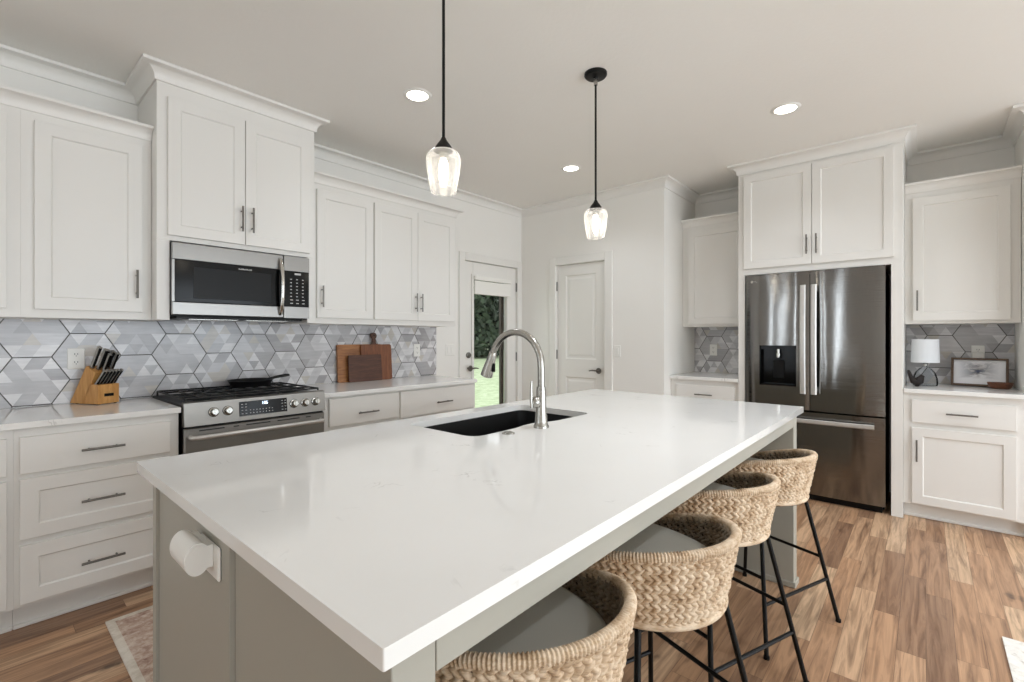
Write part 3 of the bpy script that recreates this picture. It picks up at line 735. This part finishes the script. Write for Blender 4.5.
# ------------------------------------------------------------------ refrigerator (faces -x)
fr = thing('refrigerator', 'stainless french door refrigerator with water dispenser in the tall white surround', 'refrigerator', (4.30, 1.146, 0), -PI/2)
FW = .927; ms = FW/2
b = MB(); b.box(.012, FW-.008, .075, .64, .02, 1.775, .003); b.box(.02, FW-.02, .05, .1, 0.0, .05); b.build('cabinet_box', 'black', fr, smooth=0)
dx0, dx1, dz0, dz1 = .108, .372, .883, 1.208
def steel_door(parent, name, x0, x1, z0, z1, hole=None):
    b = MB(); n = 10
    def yy(x): return .012*((2*(x-x0)/(x1-x0)-1)**4)
    xs = sorted(set([x0+(x1-x0)*k/24 for k in range(25)]+(list(hole[:2]) if hole else []))); zs = [z0]+([hole[2], hole[3]] if hole else [])+[z1]
    V = {}
    for i, x in enumerate(xs):
        for j, z in enumerate(zs): V[i, j] = b.bm.verts.new((x, yy(x), z))
    for i in range(len(xs)-1):
        for j in range(len(zs)-1):
            if hole and zs[j] == hole[2] and xs[i] >= hole[0]-1e-6 and xs[i+1] <= hole[1]+1e-6: continue
            b.face([V[i, j], V[i+1, j], V[i+1, j+1], V[i, j+1]])
    m = len(zs)-1; E = [(xs[0], z0), (xs[-1], z0), (xs[-1], z1), (xs[0], z1)]
    def side(a, c): b.quad((a[0], yy(a[0]), a[1]), (c[0], yy(c[0]), c[1]), (c[0], .07, c[1]), (a[0], .07, a[1]))
    for j in range(m): side((xs[0], zs[j]), (xs[0], zs[j+1])); side((xs[-1], zs[j]), (xs[-1], zs[j+1]))
    for i in range(len(xs)-1): side((xs[i], z0), (xs[i+1], z0)); side((xs[i], z1), (xs[i+1], z1))
    b.quad(*[(x, .07, z) for x, z in E])
    bmesh.ops.remove_doubles(b.bm, verts=b.bm.verts[:], dist=1e-5)
    return b.build(name, 'fridge_steel', parent, smooth=30)
ld = steel_door(fr, 'door', .0, ms-.002, .703, 1.79, (dx0, dx1, dz0, dz1)); rd = steel_door(fr, 'door', ms+.002, FW, .703, 1.79); fd = steel_door(fr, 'freezer_drawer', 0, FW, .055, .690)
b = MB(); b.box(dx0, dx1, .055, .068, dz0, dz1)
for x0, x1, z0, z1 in ((dx0, dx0+.008, dz0, dz1), (dx1-.008, dx1, dz0, dz1), (dx0, dx1, dz0, dz0+.012), (dx0, dx1, dz1-.03, dz1)): b.box(x0, x1, -.002, .06, z0, z1)
dp = b.build('dispenser', 'glass_black', ld, smooth=0)
b = MB(); b.tube([(.24, .03, dz1-.03), (.24, .03, dz1-.075)], .013, 12); b.tube([(.24, .03, dz1-.07), (.24, .022, dz1-.1)], [.02, .012], 12); b.build('water_nozzle', 'chrome', dp)
b = MB(); b.box(.2, .28, .045, .052, dz0+.06, dz1-.12, .004); b.build('dispenser_paddle', 'black', dp)
def fridge_handle(parent, x, z0, z1):
    b = MB(); rs = []
    for k in range(13):
        t = k/12; z = z0+(z1-z0)*t; y = -.048-.014*math.sin(PI*t); w = .020
        rs.append([b.bm.verts.new(p) for p in ((x-w, y, z), (x-w*.6, y-.009, z), (x+w*.6, y-.009, z), (x+w, y, z), (x+w*.8, y+.008, z), (x-w*.8, y+.008, z))])
    b.skin(rs)
    for z in (z0+.03, z1-.03): b.box(x-.01, x+.01, -.045, .006, z-.02, z+.02, .003)
    return b.build('handle', 'satin', parent, smooth=40)
fridge_handle(ld, ms-.038, .835, 1.68); fridge_handle(rd, ms+.034, .835, 1.68)
b = MB(); rs = []
for k in range(13):
    t = k/12; x = .06+(FW-.12)*t; y = -.048-.012*math.sin(PI*t); z = .628
    rs.append([b.bm.verts.new(p) for p in ((x, y, z-.017), (x, y-.009, z-.01), (x, y-.009, z+.01), (x, y, z+.017), (x, y+.008, z+.012), (x, y+.008, z-.012))])
b.skin(rs)
for x in (.1, FW-.1): b.box(x-.02, x+.02, -.045, .006, .618, .638, .003)
b.build('handle', 'satin', fd, smooth=40)
b = MB(); b.lathe([(0, -.001), (.011, -.001), (.011, .004), (0, .004)], n=18, ax='y', c=(.05, .003, 1.735)); b.box(.066, .07, .0, .006, 1.729, 1.741); b.box(.066, .075, .0, .006, 1.729, 1.732); b.box(.079, .082, .0, .006, 1.729, 1.741); b.box(.079, .09, .0, .006, 1.729, 1.732)
b.build('badge', 'chrome', ld, smooth=0)

# ------------------------------------------------------------------ stools
def make_stool():
    t = thing('counter_stool', '', 'stool')
    rb, yf = .238, .175
    def plan(u, top):
        """u 0..1 around the open front: from the left arm tip round the back to the right arm tip; top 0..1"""
        L1 = yf; La = PI*rb; tot = 2*L1+La; s = u*tot
        if s < L1: x, y = -rb, yf-s
        elif s < L1+La: a = (s-L1)/rb; x, y = -rb*math.cos(a), -rb*math.sin(a)
        else: x, y = rb, s-L1-La
        q = .86+.14*top
        if y > 0: x *= 1-.10*(y/yf)**2
        return x*q, y*q
    def ztop(y):
        f = max(0, (y+.25)/.34); return .757-.072*f**1.5
    ZB = .576
    N = 64
    # solid woven core
    b = MB(); rings = []
    for k in range(N+1):
        u = k/N; xo, yo = plan(u, 1); zt = ztop(yo); xb, yb = plan(u, 0); d = Vector((xo, yo+.0001, 0)).normalized()*.007
        rings.append([b.bm.verts.new(p) for p in ((xo-d.x, yo-d.y, zt), (xo+d.x*.2, yo+d.y*.2, zt), (xb+d.x*.2, yb+d.y*.2, ZB), (xb-d.x, yb-d.y, ZB))])
    b.skin(rings); b.build('basket_core', 'weave_core', t, smooth=60)
    # braided strands outside and inside
    rnd = random.Random(4); b = MB(); rows = 7
    def lump(p, tang, nrm, ln, wd, th, ang):
        up = nrm.cross(tang); x = tang*math.cos(ang)+up*math.sin(ang); y = -tang*math.sin(ang)+up*math.cos(ang)
        vs = []
        for fx, s in ((-1, .25), (-.5, .85), (.1, 1), (.6, .8), (1, .2)):
            vs.append([b.bm.verts.new(p+x*ln*fx+y*wd*s*c1+nrm*th*s*c2) for c1, c2 in ((-1, -.2), (-.55, .75), (.0, 1.0), (.55, .75), (1, -.2))])
        for A, B in zip(vs, vs[1:]):
            for k in range(4): b.face([A[k], A[k+1], B[k+1], B[k]])
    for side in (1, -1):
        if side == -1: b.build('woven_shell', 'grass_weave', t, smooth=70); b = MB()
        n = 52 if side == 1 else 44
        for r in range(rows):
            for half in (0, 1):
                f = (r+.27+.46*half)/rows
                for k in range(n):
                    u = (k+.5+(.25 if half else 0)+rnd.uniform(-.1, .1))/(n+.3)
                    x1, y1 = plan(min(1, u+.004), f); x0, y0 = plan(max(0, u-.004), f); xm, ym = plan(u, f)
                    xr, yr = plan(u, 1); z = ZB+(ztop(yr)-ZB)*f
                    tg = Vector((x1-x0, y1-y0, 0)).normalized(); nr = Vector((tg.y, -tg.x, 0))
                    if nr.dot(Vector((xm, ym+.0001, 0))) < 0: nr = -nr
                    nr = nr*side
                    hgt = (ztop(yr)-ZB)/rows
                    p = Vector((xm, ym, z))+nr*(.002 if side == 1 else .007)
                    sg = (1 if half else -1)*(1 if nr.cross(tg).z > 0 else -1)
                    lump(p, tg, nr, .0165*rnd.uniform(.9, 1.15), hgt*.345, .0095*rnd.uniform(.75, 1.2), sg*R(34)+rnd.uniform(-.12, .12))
    b.build('woven_inside_shaded', 'grass_shaded', t, smooth=70)  # inside strands of the shell, shade put into their colour
    # wrapped rim
    b = MB(); pts = []; rr = []; K = 560
    for k in range(K+1):
        u = k/K; x, y = plan(u, 1); pts.append((x, y, ztop(y)+.004)); rr.append(.0135 if k % 4 in (1, 2) else .0108)
    b.tube(pts, rr, 8); b.build('wrapped_rim', 'grass_weave', t, smooth=70)
    b = MB(); pts = []
    for k in range(91):
        x, y = plan(k/90, 0); pts.append((x*1.02, y*1.02, ZB-.002))
    b.tube(pts, .010, 8); b.build('base_cord', 'grass_weave', t, smooth=70)
    # cushion on a plywood base
    def outline(sc, fr):
        o = []
        for k in range(40):
            x, y = plan(k/39, .25); o.append((x*sc, y*sc))
        o += [(.17*sc, .225*fr), (.08*sc, .24*fr), (-.08*sc, .24*fr), (-.17*sc, .225*fr)]
        return o
    b = MB(); rs = []
    for z, sc in ((.582, .9), (.586, .955), (.64, .965), (.658, .94), (.668, .86), (.672, .6)): rs.append([b.bm.verts.new((x, y, z)) for x, y in outline(sc, sc)])
    b.skin(rs); b.build('seat_cushion', 'seat', t, smooth=60)
    b = MB(); rs = [[b.bm.verts.new((x, y, z)) for x, y in outline(.98, .98)] for z in (.562, .580)]; b.skin(rs); b.build('seat_base', 'black', t)
    # metal frame
    tops = {}; feet = {}
    for sx in (-1, 1):
        for sy in (-1, 1):
            tp = Vector((sx*.158, sy*.138, .560)); ft = Vector((sx*.258, sy*.232, .004)); tops[sx, sy] = tp; feet[sx, sy] = ft
            b = MB(); b.tube([tp, ft], .0085, 10); lg = b.build('leg', 'black', t)
            b = MB(); b.lathe([(0, 0), (.011, 0), (.011, .012), (0, .012)], c=(ft.x, ft.y, 0), n=12); b.build('foot_cap', 'black', lg)
    at = lambda s, z: tops[s]+(feet[s]-tops[s])*((.560-z)/.556)
    for z, a, c in ((.188, (-1, -1), (1, -1)), (.188, (-1, 1), (1, 1)), (.285, (-1, -1), (-1, 1)), (.285, (1, -1), (1, 1))):
        b = MB(); b.tube([at(a, z), at(c, z)], .007, 8); b.build('foot_rail', 'black', t)
    b = MB(); b.tube([tops[s] for s in ((-1, -1), (1, -1), (1, 1), (-1, 1))], .008, 8, closed=True); b.build('seat_ring', 'black', t)
    return t
ST = [((.757, .655), -20, 'woven seagrass counter stool nearest the camera, at the near corner of the island'),
      ((1.274, .608), -20, 'woven seagrass counter stool second from the near end of the island'),
      ((1.86, .637), -20, 'woven seagrass counter stool second from the refrigerator end of the island'),
      ((2.405, .604), -20.5, 'woven seagrass counter stool at the far end of the island, closest to the refrigerator')]
s0 = make_stool()
for i, (p, a, lb) in enumerate(ST):
    if i == 0:
        s0.location = (*p, 0); s0.rotation_euler.z = R(a); s0['label'] = lb; s0['group'] = 'counter stools along the island'
    else: dup(s0, (*p, 0), R(a), lb, 'counter stools along the island')

# ------------------------------------------------------------------ pendants, downlights and added fill spots
def make_pendant():
    t = thing('pendant_light', '', 'pendant light')
    b = MB(); b.lathe([(0, 0), (.062, 0), (.062, -.012), (.055, -.020), (.016, -.024), (.012, -.03), (0, -.03)], n=32); b.build('canopy', 'black', t, smooth=40)
    b = MB(); b.tube([(0, 0, -.028), (0, 0, -.066)], .0105, 12); b.build('swivel_joint', 'nickel', t)
    b = MB(); b.tube([(0, 0, -.06), (0, 0, -.71)], .0058, 10); b.build('rod', 'black', t)
    b = MB(); b.lathe([(.008, -.703), (.013, -.714), (.030, -.737), (.037, -.752), (.034, -.756), (0, -.756)], n=28); b.build('socket_cap', 'black', t, smooth=50)
    b = MB(); b.lathe([(.032, -.754), (.050, -.757), (.0605, -.767), (.065, -.785), (.0645, -.805), (.058, -.855), (.049, -.902), (.047, -.911)], n=40, cap=False); b.build('glass_shade', 'seeded', t, smooth=60)
    b = MB(); b.lathe([(0, -.756), (.018, -.756), (.018, -.785), (0, -.785)], n=16); b.build('lamp_holder', 'nickel', t)
    b = MB(); b.lathe([(.008, -.785), (.014, -.793), (.0175, -.81), (.017, -.855), (.012, -.88), (.004, -.89), (0.0005, -.891)], n=16); b.build('bulb', 'bulb', t, smooth=60)
    return t
p0 = make_pendant(); p0.location = (1.181, 1.378, CZ); p0['label'] = 'black pendant with seeded glass shade hanging over the near half of the island'; p0['group'] = 'island pendants'
dup(p0, (2.28, 1.378, CZ), 0, 'black pendant with seeded glass shade hanging farther off, over the sink end of the island', 'island pendants')
def make_can():
    t = thing('recessed_light', '', 'ceiling light')
    b = MB(); b.lathe([(.062, -.002), (.064, -.007), (.083, -.004), (.086, 0), (.062, 0)], n=36, cap=False); b.build('trim_ring', 'plastic', t, smooth=50)
    b = MB(); b.lathe([(0, -.003), (.0615, -.003), (.0615, -.001), (0, -.001)], n=32); b.build('lens', 'can', t)
    return t
c0 = make_can(); c0.location = (1.775, 2.31, CZ); c0['label'] = 'lit round recessed light in front of the microwave cabinet'; c0['group'] = 'recessed ceiling lights'
dup(c0, (3.42, 2.312, CZ), 0, 'lit round recessed light toward the pantry door corner', 'recessed ceiling lights')
dup(c0, (3.43, .676, CZ), 0, 'lit round recessed light in front of the refrigerator cabinet', 'recessed ceiling lights')
CANS_AND_FILL = [(1.775, 2.31, 16), (3.42, 2.312, 24), (3.43, .676, 31), (1.775, .676, 50), (1.775, -1.0, 56), (3.43, -1.0, 60), (1.6, -2.8, 66), (3.43, -2.8, 66)]  # first four follow the can grid; the rest are unseen fill added for bounce
for x, y, e in CANS_AND_FILL:
    d = bpy.data.lights.new('downlight_or_fill', 'SPOT'); d.energy = e; d.spot_size = R(140); d.spot_blend = .8; d.shadow_soft_size = .07; d.color = (.91, .965, 1.05)
    o = bpy.data.objects.new('downlight_or_fill', d); COL.objects.link(o); o.location = (x, y, CZ-.012)

# ------------------------------------------------------------------ knife block
kb = thing('knife_block', 'angled bamboo knife block on the left counter', 'knife block', (.447, 3.326, .9145), R(26.3))
b = MB(); KW = .106
b.prism([(.206, .004), (.086, .207), (.018, .172), (.108, .004)], 0, KW, 'x'); b.prism([(0, .004), (.112, .004), (.062, .108), (0, .108)], 0, KW, 'x')
b.build('block_body', 'bamboo', kb, smooth=0)
for x in (.012, KW-.012):
    for y in (.012, .17):
        b = MB(); b.lathe([(0, 0), (.007, 0), (.007, .005), (0, .005)], c=(x, y, 0), n=10); b.build('rubber_foot', 'black', kb)
b = MB(); b.box(.03, .078, -.002, -.0003, .042, .058, .001); b.build('nameplate', 'black', kb)
KD = Vector((0, -.46, .888)); KM = Matrix.Translation((.447, 3.326, .9145)) @ Matrix.Rotation(R(26.3), 4, 'Z')
def knife(px, py, pz, L, label, cat='knife', wide=.011, steak=False):
    t = thing('steak_knife' if steak else 'kitchen_knife', label, cat, KM @ Vector((px, py, pz)), R(26.3), 'steak knives in the block' if steak else 'large knives in the block')
    t.rotation_euler = (R(27.4), 0, R(26.3)) if False else (0, 0, R(26.3))
    dz = Vector((0, -.64, .768)) if steak else KD; w = wide; nrm = Vector((0, dz.z, -dz.y))
    b = MB(); rs = []
    for f, a, c in ((.06, .9, .8), (.2, 1, .95), (.55, 1, .85), (.9, 1, 1.05), (.97, .9, .95)):
        p = dz*L*f; rs.append([b.bm.verts.new(p+Vector((sx*w*.5*a, 0, 0))+nrm*(sy*w*.85*c)) for sx, sy in ((-1, -.7), (-.6, -1), (.6, -1), (1, -.7), (1, .7), (.6, 1), (-.6, 1), (-1, .7))])
    b.skin(rs); b.build('grip', 'black', t, smooth=40)
    b = MB(); rs = []
    for f in (-.12, .06): rs.append([b.bm.verts.new(dz*L*f+Vector((sx*w*.4, 0, 0))+nrm*(sy*w*.75)) for sx, sy in ((-1, -1), (1, -1), (1, 1), (-1, 1))])
    b.skin(rs); b.build('bolster', 'steel', t, smooth=0)
    b = MB(); rs = []
    for f in (.97, 1.0): rs.append([b.bm.verts.new(dz*L*f+Vector((sx*w*.46, 0, 0))+nrm*(sy*w*.85)) for sx, sy in ((-1, -1), (1, -1), (1, 1), (-1, 1))])
    b.skin(rs); b.build('end_cap', 'pewter', t, smooth=0)
    b = MB(); rs = []
    for f in (.05, .97): rs.append([b.bm.verts.new(dz*L*f+Vector((-w*.5*s, 0, 0))+nrm*(sy*w*.5)) for s, sy in ((1.02, -1), (1.16, -.8), (1.16, .8), (1.02, 1))])
    b.skin(rs); b.build('steel_inlay', 'pewter', t, smooth=0)
    return t
slope = lambda f: (.018+.064*f, .172+.033*f)
for px, f, L, w, lb in ((.016, .75, .125, .014, 'tallest black handled knife at the left back corner of the knife block'), (.034, .45, .12, .014, 'second tall knife from the left in the top of the knife block'),
                     (.05, .2, .10, .012, 'black handled knife in the front middle slot of the knife block top'), (.064, .75, .105, .014, 'black handled knife at the back middle of the knife block top'),
                     (.082, .55, .105, .014, 'black handled knife second from the right in the knife block top'), (.096, .35, .10, .012, 'black handled knife at the right edge of the knife block top')):
    y, z = slope(f); knife(px, y, z+.003, L, lb, wide=w)
for k, w in enumerate(('leftmost', 'second', 'third', 'fourth', 'fifth', 'rightmost')):
    knife(.0125+k*.0172, .030, .1095, .098, {0: 'leftmost small steak knife in the front row of the knife block', 5: 'rightmost small steak knife in the front row of the knife block'}.get(k, f'{w} small steak knife from left in the front row of the knife block'), wide=.0105, steak=True)

# ------------------------------------------------------------------ cutting boards
def board(name, label, mat, x0, w, h, t, ybase, lean, handle=None, rad=.012):
    o = thing(name, label, 'cutting board', (x0, ybase, .9148), 0)
    pts = rounded([(0, 0), (w, 0), (w, h), (0, h)], [rad]*4, 5)
    b = MB(); b.prism([(p.x, p.y) for p in pts], -t, 0, 'y'); q = b.build('board', mat, o, smooth=30)
    if handle:
        hx, hl = handle
        b = MB(); prof = [(hx-.03, h-.0005), (hx-.017, h+.012), (hx-.014, h+hl*.5)]
        for k in range(13):
            a = R(215)-k/12*R(250); prof.append((hx+.026*math.cos(a), h+hl-.024+.026*math.sin(a)))
        prof += [(hx+.014, h+hl*.5), (hx+.017, h+.012), (hx+.03, h-.0005)]
        b.prism(prof, -t, 0, 'y'); hd = b.build('handle', 'walnut_board', q, smooth=30)
        b = MB(); b.lathe([(0, -t-.0006), (.006, -t-.0006), (.006, -t+.001), (0, -t+.001)], c=(hx, 0, h+hl-.022), n=14, ax='y'); b.build('hang_hole', 'black', hd)
    o.rotation_euler.x = -lean
    return o
board('cutting_board', 'large striped wooden cutting board leaning on the tile, rearmost of the three', 'oak_board', 1.905, .40, .30, .018, 3.498, R(4.2))
board('paddle_board', 'reddish wooden paddle board with a knob handle leaning on the striped board', 'cherry_board', 2.102, .288, .298, .018, 3.476, R(4.2), (.125, .098), .02)
board('cutting_board', 'small dark walnut cutting board leaning in front of the paddle board', 'walnut_board', 1.975, .30, .215, .016, 3.452, R(4.6), None, .008)

# ------------------------------------------------------------------ outlets and switches
def plate(label, cat, loc, rz, w=.072, h=.114, kind='outlet', gang=1):
    t = thing('wall_outlet' if kind == 'outlet' else 'light_switch', label, cat, loc, rz)
    b = MB(); b.box(-w/2, w/2, -.005, 0, -h/2, h/2, .0025); b.build('cover_plate', 'plastic', t)
    if kind == 'outlet':
        for s in (-1, 1):
            b = MB(); b.lathe([(0, -.0065), (.015, -.0065), (.0155, -.0045), (0, -.0045)], c=(0, 0, s*.022), n=20, ax='y'); rc = b.build('receptacle', 'plastic', t)
            b = MB()
            for x in (-.006, .006): b.box(x-.0012, x+.0012, -.0072, -.0062, s*.022-.001, s*.022+.008)
            b.box(-.002, .002, -.0072, -.0062, s*.022-.009, s*.022-.005); b.build('slots', 'black', rc, smooth=0)
    else:
        for g in range(gang):
            x = (g-(gang-1)/2)*.046; b = MB(); b.box(x-.016, x+.016, -.0075, -.0045, -.033, .033, .001); b.build('rocker', 'plastic', t)
    return t
TY = WY-.0105
plate('white double outlet on the tile beside the knife block', 'outlet', (.382, TY, 1.159), 0)
plate('white outlet on the tile right of the cutting boards', 'outlet', (2.70, TY, 1.153), 0)
plate('white double rocker switch between the tile and the glass door', 'switch', (3.112, WY-.001, 1.148), 0, .116, kind='switch', gang=2)
plate('white rocker switch right of the pantry door', 'switch', (PX-.001, 2.295, 1.136), -PI/2, .075, kind='switch')
plate('white outlet on the tile above the framed print', 'outlet', (WX-.0105, -.293, 1.157), -PI/2)
plate('white outlet on the tile in the niche left of the refrigerator', 'outlet', (WX-.0105, 1.626, 1.143), -PI/2)
b = MB(); b.box(-.034, .034, -.028, 0, -.02, .03, .006)
tag(b.build('plug_adapter', 'plastic', loc=(WX-.0185, -.293, 1.132), rotz=-PI/2), 'white plug adapter in the outlet above the framed print', 'plug')

# ------------------------------------------------------------------ things on the counter right of the refrigerator
lp = thing('table_lamp', 'small table lamp with clear glass base and white drum shade', 'lamp', (4.70, .005, .9148))
b = MB(); b.lathe([(.07, 0), (.073, .012), (.072, .05), (.06, .095), (.036, .125), (.014, .14), (.011, .15)], n=32, cap=False); b.lathe([(0, .001), (.07, .001), (.07, .004), (0, .004)], n=32); b.build('glass_base', 'lamp_glass', lp, smooth=60)
b = MB(); b.lathe([(0, .146), (.013, .146), (.013, .172), (.008, .18), (0, .18)], n=16); b.build('neck', 'nickel', lp)
b = MB(); b.lathe([(.083, .172), (.078, .345), (.0765, .345), (.0815, .172), (.083, .172)], n=40, cap=False); b.build('drum_shade', 'shade', lp, smooth=40)
bd = thing('bird_figurine', 'small dark carved bird figurine beside the glass lamp', 'figurine', (4.572, .05, .9148), R(-80))
b = MB(); b.tube([(-.050, 0, .118), (-.046, 0, .104), (-.036, 0, .070), (-.020, 0, .042), (0, 0, .034), (.014, 0, .044), (.024, 0, .064), (.031, 0, .074), (.038, 0, .073)], [.006, .011, .013, .024, .034, .029, .019, .017, .007], 12)
b.tube([(.036, 0, .073), (.047, 0, .069)], [.005, .001], 8); b.box(-.014, .014, -.012, .012, 0, .012, .004); b.build('body', 'bird_wood', bd, smooth=60)
fp = thing('framed_print', 'dark wood framed watercolour print leaning on the tile', 'picture', (4.865, -.142, .9148), -PI/2)
fw, fh = .30, .206
b = MB()
for x0, x1, z0, z1 in ((0, .014, 0, fh), (fw-.014, fw, 0, fh), (.014, fw-.014, 0, .014), (.014, fw-.014, fh-.014, fh)): b.box(x0, x1, -.030, 0, z0, z1, .0015)
b.build('frame', 'frame_wood', fp, smooth=0)
b = MB(); b.box(.012, fw-.012, -.012, -.004, .012, fh-.012); b.build('print', 'art', fp, smooth=0)
fp.rotation_euler = (R(-11), 0, -PI/2-R(7))
b = MB()
rs = []
for sx, sy, z in ((.04, .03, 0), (.052, .038, .005), (.063, .044, .03), (.067, .047, .044), (.062, .042, .044), (.045, .03, .012), (.025, .015, .008)):
    rs.append([b.bm.verts.new((sy*math.cos(2*PI*k/28), sx*math.sin(2*PI*k/28), z)) for k in range(28)])
b.skin(rs); tag(b.build('wooden_bowl', 'bowl_wood', smooth=50, loc=(4.735, -.39, .9148)), 'small dark wooden oval bowl in front of the framed print', 'bowl')

# ------------------------------------------------------------------ rugs
def rug(name, label, x0, x1, y0, y1, field, border, bw):
    t = thing(name, label, 'rug', ((x0+x1)/2, (y0+y1)/2, .0005))
    w, d = (x1-x0)/2, (y1-y0)/2
    b = MB(); b.box(-w+bw, w-bw, -d+bw, d-bw, 0, .0085); b.build('field', field, t, smooth=0)
    b = MB()
    for q in ((-w, w, -d, -d+bw), (-w, w, d-bw, d), (-w, -w+bw, -d+bw, d-bw), (w-bw, w, -d+bw, d-bw)): b.box(*q, 0, .008)
    b.build('border', border, t, smooth=0)
rug('runner_rug', 'faded pink runner rug with cream border between island and drawers', .395, 2.4, 1.96, 2.755, 'rug_field', 'rug_border', .03)
rug('area_rug', 'pale area rug with its corner at the lower right picture edge', .2, 2.883, -3.9, -.243, 'rug_pale', 'rug_pale', .04)
